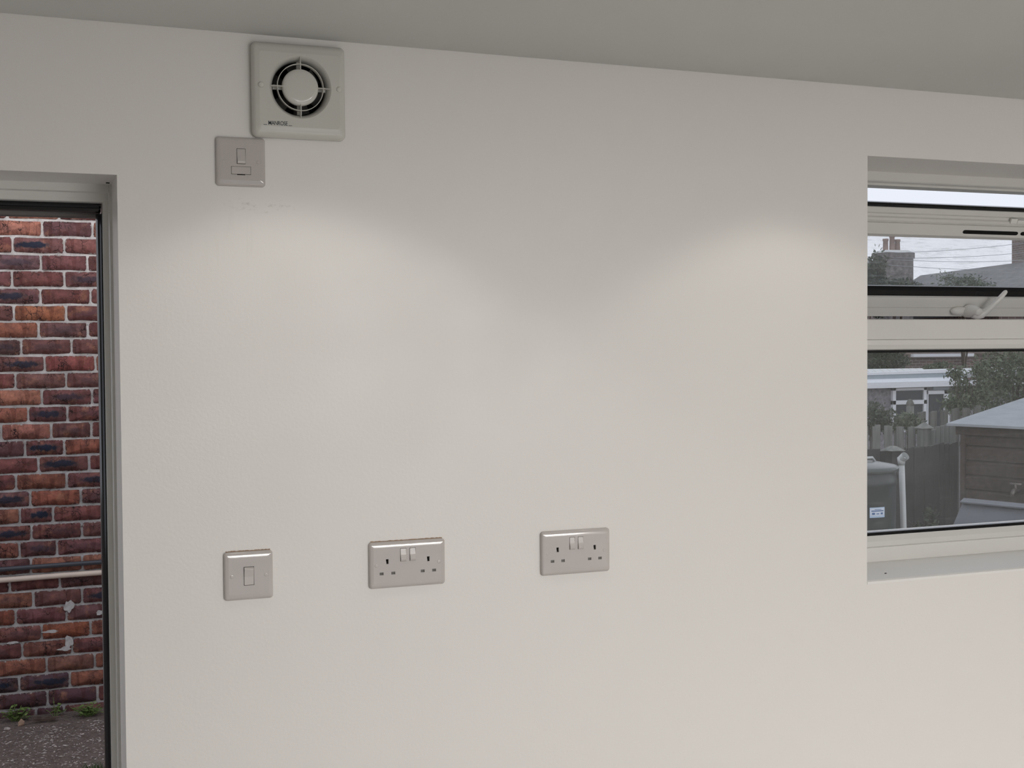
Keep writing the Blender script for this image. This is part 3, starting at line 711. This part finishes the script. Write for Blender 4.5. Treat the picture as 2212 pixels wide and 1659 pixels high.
# ================================================================== OUTSIDE: GARDEN BEYOND THE WINDOW
def foliage_mesh(c, rad, n, ls, seed, squash=1):
    g = np.random.default_rng(seed); V = []; F = []
    nb_ = max(5, n//140); cl = []
    for i in range(nb_):
        d = g.normal(size=3); d /= np.linalg.norm(d); cl.append(d*g.uniform(.45, .95)*np.array(rad))
    for i in range(n):
        p = cl[g.integers(nb_)] + g.normal(0, .16, 3)*np.array(rad); p = p + np.array(c)
        d = g.normal(size=3); d /= np.linalg.norm(d); e = np.cross(d, g.normal(size=3)); e /= np.linalg.norm(e); l = ls*g.uniform(.6, 1.3); w = l*.45; b0 = len(V)
        V += [tuple(p-d*l), tuple(p+e*w), tuple(p+d*l), tuple(p-e*w)]; F.append((b0, b0+1, b0+2, b0+3))
    return rawmesh('foliage', V, F)
def tree(name, base, c, rad, n, ls, mat, label, cat, seed):
    t = empty(name, base, label=label, category=cat)
    rc = (c[0]-base[0], c[1]-base[1], c[2]-base[2])
    link('foliage', foliage_mesh(rc, rad, n, ls, seed), mat, t, kind='stuff')
    b = BM(); r = random.Random(seed)
    tr = .05*max(rad)
    tube(b, [(0, 0, 0), (rc[0]*.4+.02, rc[1]*.4, rc[2]*.5), (rc[0], rc[1], rc[2])], [tr, tr*.7, tr*.3], 8)
    for k in range(5):
        a = r.uniform(0, 2*PI); e = (rc[0]+rad[0]*.7*math.cos(a), rc[1]+rad[1]*.7*math.sin(a), rc[2]+rad[2]*r.uniform(.1, .7))
        tube(b, [(rc[0]*.5, rc[1]*.5, rc[2]*.55), tuple((Vector(rc)+Vector(e))/2), e], [tr*.45, tr*.3, tr*.12], 6)
    obj('trunk', b, M['bark'], t, smooth=True)

# water butt by the house corner
wb = empty('water_butt', (5.275, 5.0, gz(5.3, 5)), label='dark plastic water butt with domed lid, low left in the window', category='water butt')
g0 = gz(5.3, 5)
hb = .885 - g0
bm = BM(); rg = lathe(bm, [(.25, 0), (.275, .06), (.30, hb*.45), (.302, hb*.90), (.309, hb*.91), (.309, hb*.93), (.304, hb*.94), (.30, hb-.03), (.30, hb)], seg=40)
bm.faces.new(rg[0][::-1]); bm.faces.new(rg[-1]); obj('barrel', bm, M['butt'], wb, smooth=True)
bm = BM(); rg = lathe(bm, [(.305, hb-.035), (.322, hb-.03), (.322, hb), (.305, hb+.008), (.25, hb+.018), (.20, hb+.028), (.12, hb+.034), (.02, hb+.035)], seg=40)
bm.faces.new(rg[-1]); obj('lid', bm, M['butt_lid'], wb, smooth=True)
bm = BM(); tube(bm, [(.02, -.06, hb+.03), (.04, -.06, hb+.055), (.14, -.06, hb+.055), (.16, -.06, hb+.03)], .009, 8); obj('lid_handle', bm, M['grey_pipe'], wb, smooth=True)
# sticker wrapped on the barrel
a0 = -1.585; aw = .385; zz = hb*.45
def band(ha, hb_, w0, w1, r, mat, name, par):
    b = BM(); n = 10; lo, up = [], []
    for k in range(n+1):
        a = a0 + aw*(w0 + (w1-w0)*k/n)
        lo.append(b.verts.new((r*math.cos(a), r*math.sin(a), ha))); up.append(b.verts.new((r*math.cos(a), r*math.sin(a), hb_)))
    for k in range(n): b.faces.new((lo[k], lo[k+1], up[k+1], up[k]))
    return obj(name, b, mat, par)
zs = .567 - g0
st = band(zs, zs+.068, -.5, .5, .3085, M['sticker'], 'sticker', wb); st['label'] = 'pale blue and white printed sticker'
band(zs+.012, zs+.063, -.47, .47, .3090, M['sticker_white'], 'sticker_panel', st)
for h0, h1, u0, u1 in ((.052, .056, -.2, .25), (.041, .048, -.40, .40), (.020, .033, -.36, -.18), (.022, .028, -.08, .1), (.020, .033, .2, .36)):
    band(zs+h0, zs+h1, u0, u1, .3094, M['sticker_ink'], 'sticker_print', st)

# grey waste pipe standing beside it
t = empty('waste_pipe', (5.715, 5.0, gz(5.7, 5)), label='grey-white upright pipe with open socket end beside the water butt', category='pipe')
zt = .905-gz(5.7, 5)
obj('pipe_run', tube(BM(), [(.035, 0, 0), (.012, 0, zt*.55), (-.012, 0, zt)], .0205, 16), M['grey_pipe'], t, smooth=True)
bm = BM(); tube(bm, [(-.012, 0, zt-.03), (-.013, 0, zt+.02)], [.024, .029], 16); tube(bm, [(-.013, .01, zt+.0), (-.005, -.035, zt+.035)], [.027, .030], 16, False)
obj('socket_end', bm, M['grey_pipe'], t, smooth=True)

def board_fence(name, p0, p1, z0a, z1a, z0b, z1b, nbd, mat, label, tops=None, gap=.012, alt=0, post=True, cat='fence', thick=.018, pointed=False, seed=0):
    """vertical boards from p0 to p1, each one a board of its own; bottom/top heights run from a to b"""
    r = random.Random(seed); p0, p1 = Vector((*p0, 0)), Vector((*p1, 0)); d = p1-p0; Ln = d.length; d.normalize(); n = Vector((-d.y, d.x, 0)); ang = math.atan2(d.y, d.x)
    t = empty(name, (p0.x, p0.y, z0a), (0, 0, ang), label=label, category=cat)
    w = Ln/nbd
    for k in range(nbd):
        f = (k+.5)/nbd; zl = (z0b-z0a)*f; zh = z1a + (z1b-z1a)*f - z0a + r.uniform(-.012, .012)
        x0, x1 = k*w+gap/2, (k+1)*w-gap/2; y = (.05 if (alt and k % 2) else 0) + r.uniform(-.003, .003); b = BM()
        if pointed: extrude(b, [(x0, zl), (x1, zl), (x1, zh-.04), ((x0+x1)/2, zh), (x0, zh-.04)], 'y', y, y+thick)
        else: box(b, x0, x1, y, y+thick, zl, zh, .002)
        obj('fence_board', b, mat, t)
    for fz in (.25, .75):
        b = BM(); hh = (z1a-z0a)*fz; h2 = z0b-z0a + (z1b-z0b)*fz
        hexa(b, [(0, thick, hh-.03), (Ln, thick, h2-.03), (Ln, .05, h2-.03), (0, .05, hh-.03), (0, thick, hh+.03), (Ln, thick, h2+.03), (Ln, .05, h2+.03), (0, .05, hh+.03)])
        obj('rail', b, mat, t)
    return t
# dark low panels behind the butt, meeting at a post
board_fence('panel_fence', (5.35, 6.3), (6.70, 6.35), -.5, .97, -.55, .835, 9, M['wood_dark'], 'dark low board fence behind the water butt', gap=.006, seed=1)
board_fence('panel_fence', (6.74, 6.38), (8.42, 7.62), -.55, .83, -.66, .765, 12, M['wood_dark'], 'dark board fence running back from the pipe to the shed', gap=.006, seed=2)
t = empty('fence_post', (6.60, 6.25, -.55), label='dark fence post with pale cap behind the grey pipe', category='post')
obj('post_shaft', box(BM(), -.045, .045, -.045, .045, 0, 1.40, .004), M['wood_dark'], t)
obj('post_cap', hexa(BM(), [(-.07, -.07, 1.40), (.07, -.07, 1.40), (.07, .07, 1.40), (-.07, .07, 1.40), (-.02, -.02, 1.435), (.02, -.02, 1.435), (.02, .02, 1.435), (-.02, .02, 1.435)]), M['wood_grey'], t)
# pale picket-style fence
board_fence('picket_fence', (8.15, 9.0), (9.12, 9.05), -.5, .86, -.5, .80, 12, M['wood_grey'], 'pale grey board fence, left of the shed roof in the window', gap=.02, alt=1, seed=3)
board_fence('picket_fence', (9.16, 9.05), (9.95, 9.5), -.5, .75, -.5, .80, 7, M['wood_grey'], 'pale grey fence length stepping up towards the shed', gap=.02, alt=0, seed=4)
t = empty('gate_post', (9.10, 8.95, -.7), label='pale square fence post between the two grey fence lengths', category='post')
obj('post_shaft', box(BM(), -.055, .055, -.055, .055, 0, 1.50, .006), M['wood_grey'], t)
obj('post_cap', hexa(BM(), [(-.075, -.075, 1.50), (.075, -.075, 1.50), (.075, .075, 1.50), (-.075, .075, 1.50), (-.01, -.01, 1.56), (.01, -.01, 1.56), (.01, .01, 1.56), (-.01, .01, 1.56)]), M['wood_grey'], t)
board_fence('back_fence', (10.30, 11.0), (11.9, 11.2), -1.0, .80, -1.0, .88, 16, M['wood_back'], 'tall old board fence behind the pale fence, below the far windows', gap=.015, alt=1, seed=5)
t = empty('finial_post', (10.46, 10.9, -1), label='weathered post with rounded cap in front of the far window', category='post')
obj('post_shaft', box(BM(), -.035, .035, -.035, .035, 0, 1.93, .005), M['wood_grey'], t)
bm = BM(); rg = lathe(bm, [(.045, 1.93), (.05, 1.95), (.045, 1.97), (.03, 2.0), (.01, 2.015)], seg=16); bm.faces.new(rg[-1]); obj('post_cap', bm, M['wood_back'], t, smooth=True)

# shed with felted roof
Fp = Vector((8.60, 8.0, 0)); e1 = Vector((.328, -.945, 0)); e2 = Vector((.945, .328, 0))
ang = math.atan2(e2.y, e2.x)
shed = empty('garden_shed', (8.60, 8.0, -.75), (0, 0, ang), label='dark brown clad shed with pale grey felt roof, at the right', category='shed')
# local: x = e2 (away from the wall seen), y = -e1 (towards the far end)
EZ = .906+.75; SLP = .135
bm = BM()
hexa(bm, [(0, -3.2, EZ-.012), (2.2, -3.2, EZ+2.2*SLP-.012), (2.2, .0, EZ+2.2*SLP-.012), (0, 0, EZ-.012), (0, -3.2, EZ+.012), (2.2, -3.2, EZ+2.2*SLP+.012), (2.2, 0, EZ+2.2*SLP+.012), (0, 0, EZ+.012)])
obj('felt_roof', bm, M['felt'], shed)
for y in (-1.05, -2.1):
    bm = BM(); hexa(bm, [(0, y-.03, EZ+.010), (2.2, y-.03, EZ+2.2*SLP+.010), (2.2, y+.03, EZ+2.2*SLP+.010), (0, y+.03, EZ+.010), (0, y-.02, EZ+.016), (2.2, y-.02, EZ+2.2*SLP+.016), (2.2, y+.02, EZ+2.2*SLP+.016), (0, y+.02, EZ+.016)])
    obj('felt_lap', bm, M['felt'], shed)
nbd = 11; bh = (EZ-.06)/nbd
for k in range(nbd):
    z0 = k*bh; b = extrude(BM(), [(.155, z0), (.122, z0+.003), (.120, z0+bh-.030), (.150, z0+bh-.002), (.155, z0+bh)], 'y', -3.1, -.10)
    obj('cladding_board', b, M['clad'], shed)
obj('shed_body', box(BM(), .150, 2.05, -3.1, -.12, 0, EZ-.05), M['clad'], shed)
obj('corner_trim', box(BM(), .10, .15, -.14, -.09, 0, EZ-.03, .003), M['clad'], shed)
obj('fascia', box(BM(), .085, .11, -3.15, -.05, EZ-.10, EZ-.015, .003), M['clad'], shed)
# tap and hose fitting on the shed wall
tz = .30+.75
bm = BM(); tube(bm, [(.13, -.70, tz), (.02, -.70, tz), (.0, -.70, tz-.02), (.0, -.70, tz-.06)], .02, 10); tube(bm, [(.06, -.70, tz), (.06, -.70, tz+.06)], .012, 8); tube(bm, [(.06, -.76, tz+.06), (.06, -.64, tz+.06)], .012, 8)
t = obj('shed_tap', bm, M['brass'], shed, smooth=True)
# storage box with a sloping grey lid in front of it
bx = empty('storage_box', (6.93, 5.8, -.55), (0, 0, ang), label='low storage box with sloping grey-blue lid in front of the shed', category='storage box')
H0 = .483+.55
bm = BM(); hexa(bm, [(-.33, -2.0, H0-.42), (0, -2.0, H0-.02), (0, 0, H0-.02), (-.33, 0, H0-.42), (-.33, -2.0, H0-.40), (0, -2.0, H0), (0, 0, H0), (-.33, 0, H0-.40)])
obj('lid', bm, M['sheet'], bx)
bm = BM(); hexa(bm, [(-.06, -2.0, H0-.022), (0, -2.0, H0+.002), (0, 0, H0+.002), (-.06, 0, H0-.022), (-.06, -2.0, H0-.012), (0, -2.0, H0+.012), (0, 0, H0+.012), (-.06, 0, H0-.012)])
obj('lid_batten', bm, M['sheet'], bx)
obj('box_body', hexa(BM(), [(-.31, -1.95, 0), (-.02, -1.95, 0), (-.02, -.04, 0), (-.31, -.04, 0), (-.31, -1.95, H0-.43), (-.02, -1.95, H0-.05), (-.02, -.04, H0-.05), (-.31, -.04, H0-.43)]), M['wood_dark'], bx)

# pebble-dashed house with white fascia
HZ = -1.9
hs = empty('rendered_house', (13.0, 18.0, HZ), label='grey pebble-dashed house with white fascia and white window frames', category='house')
def hbox(name, mat, x0, x1, y0, y1, z0, z1, par=hs, bev=0): return obj(name, box(BM(), x0-13, x1-13, y0-18, y1-18, z0-HZ, z1-HZ, bev), mat, par)
hbox('wall', M['render'], 13.0, 21.0, 18.0, 20.4, HZ, .90)
def taper(name, mat, xa, xb, y0, y1, a0, a1, b0, b1):
    return obj(name, hexa(BM(), [(xa-13, y0-18, a0-HZ), (xb-13, y0-18, b0-HZ), (xb-13, y1-18, b0-HZ), (xa-13, y1-18, a0-HZ), (xa-13, y0-18, a1-HZ), (xb-13, y0-18, b1-HZ), (xb-13, y1-18, b1-HZ), (xa-13, y1-18, a1-HZ)]), mat, hs)
taper('gutter', M['far_white'], 13.0, 17.3, 17.80, 17.97, .855, .965, .875, .985)
taper('soffit_board', M['far_white'], 13.0, 17.3, 17.90, 18.0, .96, 1.02, .98, 1.05)
taper('flashing', M['far_grey'], 13.0, 17.3, 17.93, 18.02, 1.01, 1.10, 1.04, 1.15)
taper('roof_edge', M['far_white'], 13.0, 17.3, 17.91, 18.05, 1.09, 1.115, 1.14, 1.205)
taper('flat_roof', M['far_roof'], 13.0, 21.0, 18.02, 20.5, 1.0, 1.09, 1.05, 1.17)
taper('gutter', M['far_white'], 17.3, 20.5, 17.80, 17.97, .875, .975, .89, .99)
taper('roof_edge', M['far_white'], 17.3, 20.5, 17.91, 18.05, 1.10, 1.19, 1.14, 1.23)
for k in range(12):
    b = BM(); hexa(b, [(k*.17, .03, 1.115-HZ), (k*.17+.16, .03, 1.115-HZ), (k*.17+.16, .25, 1.20-HZ), (k*.17, .25, 1.20-HZ), (k*.17, .03, 1.135-HZ), (k*.17+.16, .03, 1.135-HZ), (k*.17+.16, .25, 1.225-HZ), (k*.17, .25, 1.225-HZ)])
    bmesh.ops.translate(b, verts=b.verts, vec=(1.55, 0, 0)); obj('ridge_tile', b, M['far_roof'], hs)
def hwindow(x0, x1, z0, z1, fl, fr, ft, fm=None, name='window_frame'):
    b = BM(); y0, y1 = 17.93, 18.0
    def q(a, b_, c, d): box(b, a-13, b_-13, y0-18, y1-18, c-HZ, d-HZ, .004)
    if fl: q(x0, x0+fl, z0, z1)
    if fr: q(x1-fr, x1, z0, z1)
    if ft: q(x0, x1, z1-ft, z1)
    q(x0, x1, z0, z0+.05)
    if fm: q(x0, x1, fm-.04, fm+.04)
    f = obj(name, b, M['far_white'], hs)
    obj('pane', box(BM(), x0+.01-13, x1-.01-13, -.035, -.005, z0+.01-HZ, z1-.01-HZ), M['glass_far'], f)
hwindow(15.64, 16.44, .0, .855, .075, .07, .05, .575)
hwindow(16.46, 16.99, -.2, .79, .02, .13, .07)
b = BM(); box(b, 3.62, 3.99, -.05, 0, .80-HZ, .86-HZ); obj('lintel', b, M['far_grey'], hs)

# the big chimney stack and its house, left
ch = empty('chimney_house', (24.5, 30.0, -2.2), label='brick house at the left with a wide chimney stack and three pots', category='house')
def cbox(name, mat, x0, x1, y0, y1, z0, z1, par=ch): return obj(name, box(BM(), x0-24.5, x1-24.5, y0-30, y1-30, z0+2.2, z1+2.2), mat, par)
cbox('wall', M['far_brick'], 20.5, 25.8, 29.5, 36, -2.2, 2.0)
b = BM(); hexa(b, [(-4.2, -.8, 4.1), (1.6, -.8, 4.1), (1.6, 6.3, 4.1), (-4.2, 6.3, 4.1), (-4.2, 2.7, 6.0), (1.0, 2.7, 6.0), (1.0, 2.8, 6.0), (-4.2, 2.8, 6.0)]); obj('roof', b, M['pantile'], ch)
st = BM(); box(st, 0.0, 1.0, -.3, .35, 3.9, 6.62); box(st, -.03, 1.03, -.33, .38, 6.50, 6.68)
for q in range(3): pass
cs = obj('chimney_stack', st, M['far_stone'], ch)
obj('chimney_cap', hexa(BM(), [(-.02, -.32, 6.68), (1.02, -.32, 6.68), (1.02, .37, 6.68), (-.02, .37, 6.68), (.12, -.2, 6.76), (.88, -.2, 6.76), (.88, .25, 6.76), (.12, .25, 6.76)]), M['far_roof'], cs)
for i, (x, h) in enumerate(((.20, .37), (.44, .52), (.64, .36))):
    b = BM(); rg = lathe(b, [(.085, 6.74), (.075, 6.74+h*.8), (.09, 6.74+h*.82), (.09, 6.74+h), (.06, 6.74+h)], x, 0, 16); b.faces.new(rg[-1]); obj('chimney_pot', b, M['pot_red'], ch, smooth=True)

# slate-roofed house running away at the right
e3 = Vector((.259, .966, 0)); Bp = Vector((34.1, 40, 4.46)); RL = 12.0
Ap = Bp - e3*RL; pr = Vector((.966, -.259, 0))
sh = empty('slate_house', (Ap.x, Ap.y, -2.5), (0, 0, math.atan2(e3.y, e3.x)), label='long slate-roofed brick house behind the trees at the right', category='house')
b = BM(); RH = 6.96                           # local x along the ridge, y to the left
hexa(b, [(0, 2.9, 5.2), (RL, 2.9, 5.2), (RL, -2.9, 5.2), (0, -2.9, 5.2), (0, .03, RH), (RL, .03, RH), (RL, -.03, RH), (0, -.03, RH)])
obj('slate_roof', b, M['slate'], sh)
obj('wall', box(BM(), .2, RL-.2, -2.7, 2.7, 0, 5.22), M['far_brick'], sh)
obj('chimney_stack', box(BM(), 3.7, 4.5, -.75, .05, 5.8, 8.4), M['far_brick'], sh)
obj('gutter', box(BM(), 0, RL, 2.85, 3.02, 5.08, 5.24), M['wood_dark'], sh)

# brown-roofed extension with a white gutter between the houses
lt = empty('brick_extension', (22.0, 25.4, -2.2), label='low brown brick extension with a white gutter between the two houses', category='house')
obj('wall', box(BM(), -.5, 2.6, .1, 2.2, 0, 3.5), M['far_brick'], lt)
obj('roof', hexa(BM(), [(-.6, 0, 3.62), (2.7, 0, 3.62), (2.7, 2.3, 4.15), (-.6, 2.3, 4.15), (-.6, 0, 3.68), (2.7, 0, 3.68), (2.7, 2.3, 4.21), (-.6, 2.3, 4.21)]), M['pantile'], lt)
obj('gutter', box(BM(), 0, 2.0, -.10, .02, 3.55, 3.63), M['far_white'], lt)
obj('window_frame', box(BM(), .9, 1.9, .25, .35, 3.74, 3.80), M['far_grey'], lt)

# trees and shrubs
tree('back_tree', (19.1, 24, -2), (19.66, 24, 3.15), (.46, .42, .80), 6500, .05, M['leaf_dark'], 'dark leafy tree at the window edge left of the chimney stack', 'tree', 21)
tree('back_tree', (20.9, 24.6, -2), (20.85, 24.6, 3.0), (.80, .45, .38), 4600, .05, M['leaf_dark'], 'low bushy tree below and right of the chimney stack', 'tree', 22)
tree('back_tree', (23.0, 24.6, -2), (23.1, 24.6, 3.12), (.95, .45, .46), 2600, .05, M['leaf'], 'thin feathery tree rising in front of the slate ridge', 'tree', 23)
tree('hedge', (19.0, 22.9, -2), (19.1, 22.9, 1.28), (.78, .4, .36), 3600, .04, M['leaf_dark'], 'dark hedge above the flat roof at the window edge', 'hedge', 24)
tree('hedge', (20.7, 22.9, -2), (20.75, 22.9, 1.12), (.5, .3, .12), 1800, .035, M['leaf'], 'low pale green hedge along the flat roof below the white gutter', 'hedge', 28)
tree('apple_tree', (12.7, 12.5, -1.1), (12.68, 12.5, 1.05), (.36, .35, .36), 2600, .030, M['leaf'], 'leafy small tree in front of the white fascia, right of the windows', 'tree', 25)
tree('apple_tree', (15.9, 15.0, -1.3), (15.95, 15.0, 1.02), (.85, .6, .62), 7000, .036, M['leaf'], 'dense green tree behind the shed roof at the right edge', 'tree', 26)
tree('bush', (9.2, 10, -1), (9.2, 10.0, .84), (.34, .22, .19), 2600, .022, M['leaf_dark'], 'dark bush behind the pale fence at the window edge', 'bush', 27)
tree('bush', (9.98, 10.35, -1), (9.98, 10.35, .74), (.26, .18, .16), 1300, .022, M['leaf'], 'mid green bush rising above the pale fence post', 'bush', 29)
tree('bush', (6.86, 6.22, -.55), (6.86, 6.22, .16), (.17, .10, .22), 900, .022, M['leaf_dark'], 'low green plants on the ground left of the storage box', 'bush', 30)

# overhead wires
for za, zb, y, label in ((3.64, 3.60, 23.62, 'thin overhead wire, lowest across the pale sky'), (3.77, 3.83, 23.54, 'thin overhead wire, second lowest across the pale sky'), (3.80, 4.04, 23.46, 'thin overhead wire, second highest across the pale sky'), (3.92, 4.30, 23.38, 'thin overhead wire, highest and steepest across the pale sky')):
    pts = [(19.9 + 4.4*k/12, y, za + (zb-za)*k/12 - .05*math.sin(PI*k/12)) for k in range(13)]
    obj('overhead_wire', tube(BM(), pts, .006, 6), M['wire'], label=label, category='wire', group='overhead wires across the sky')
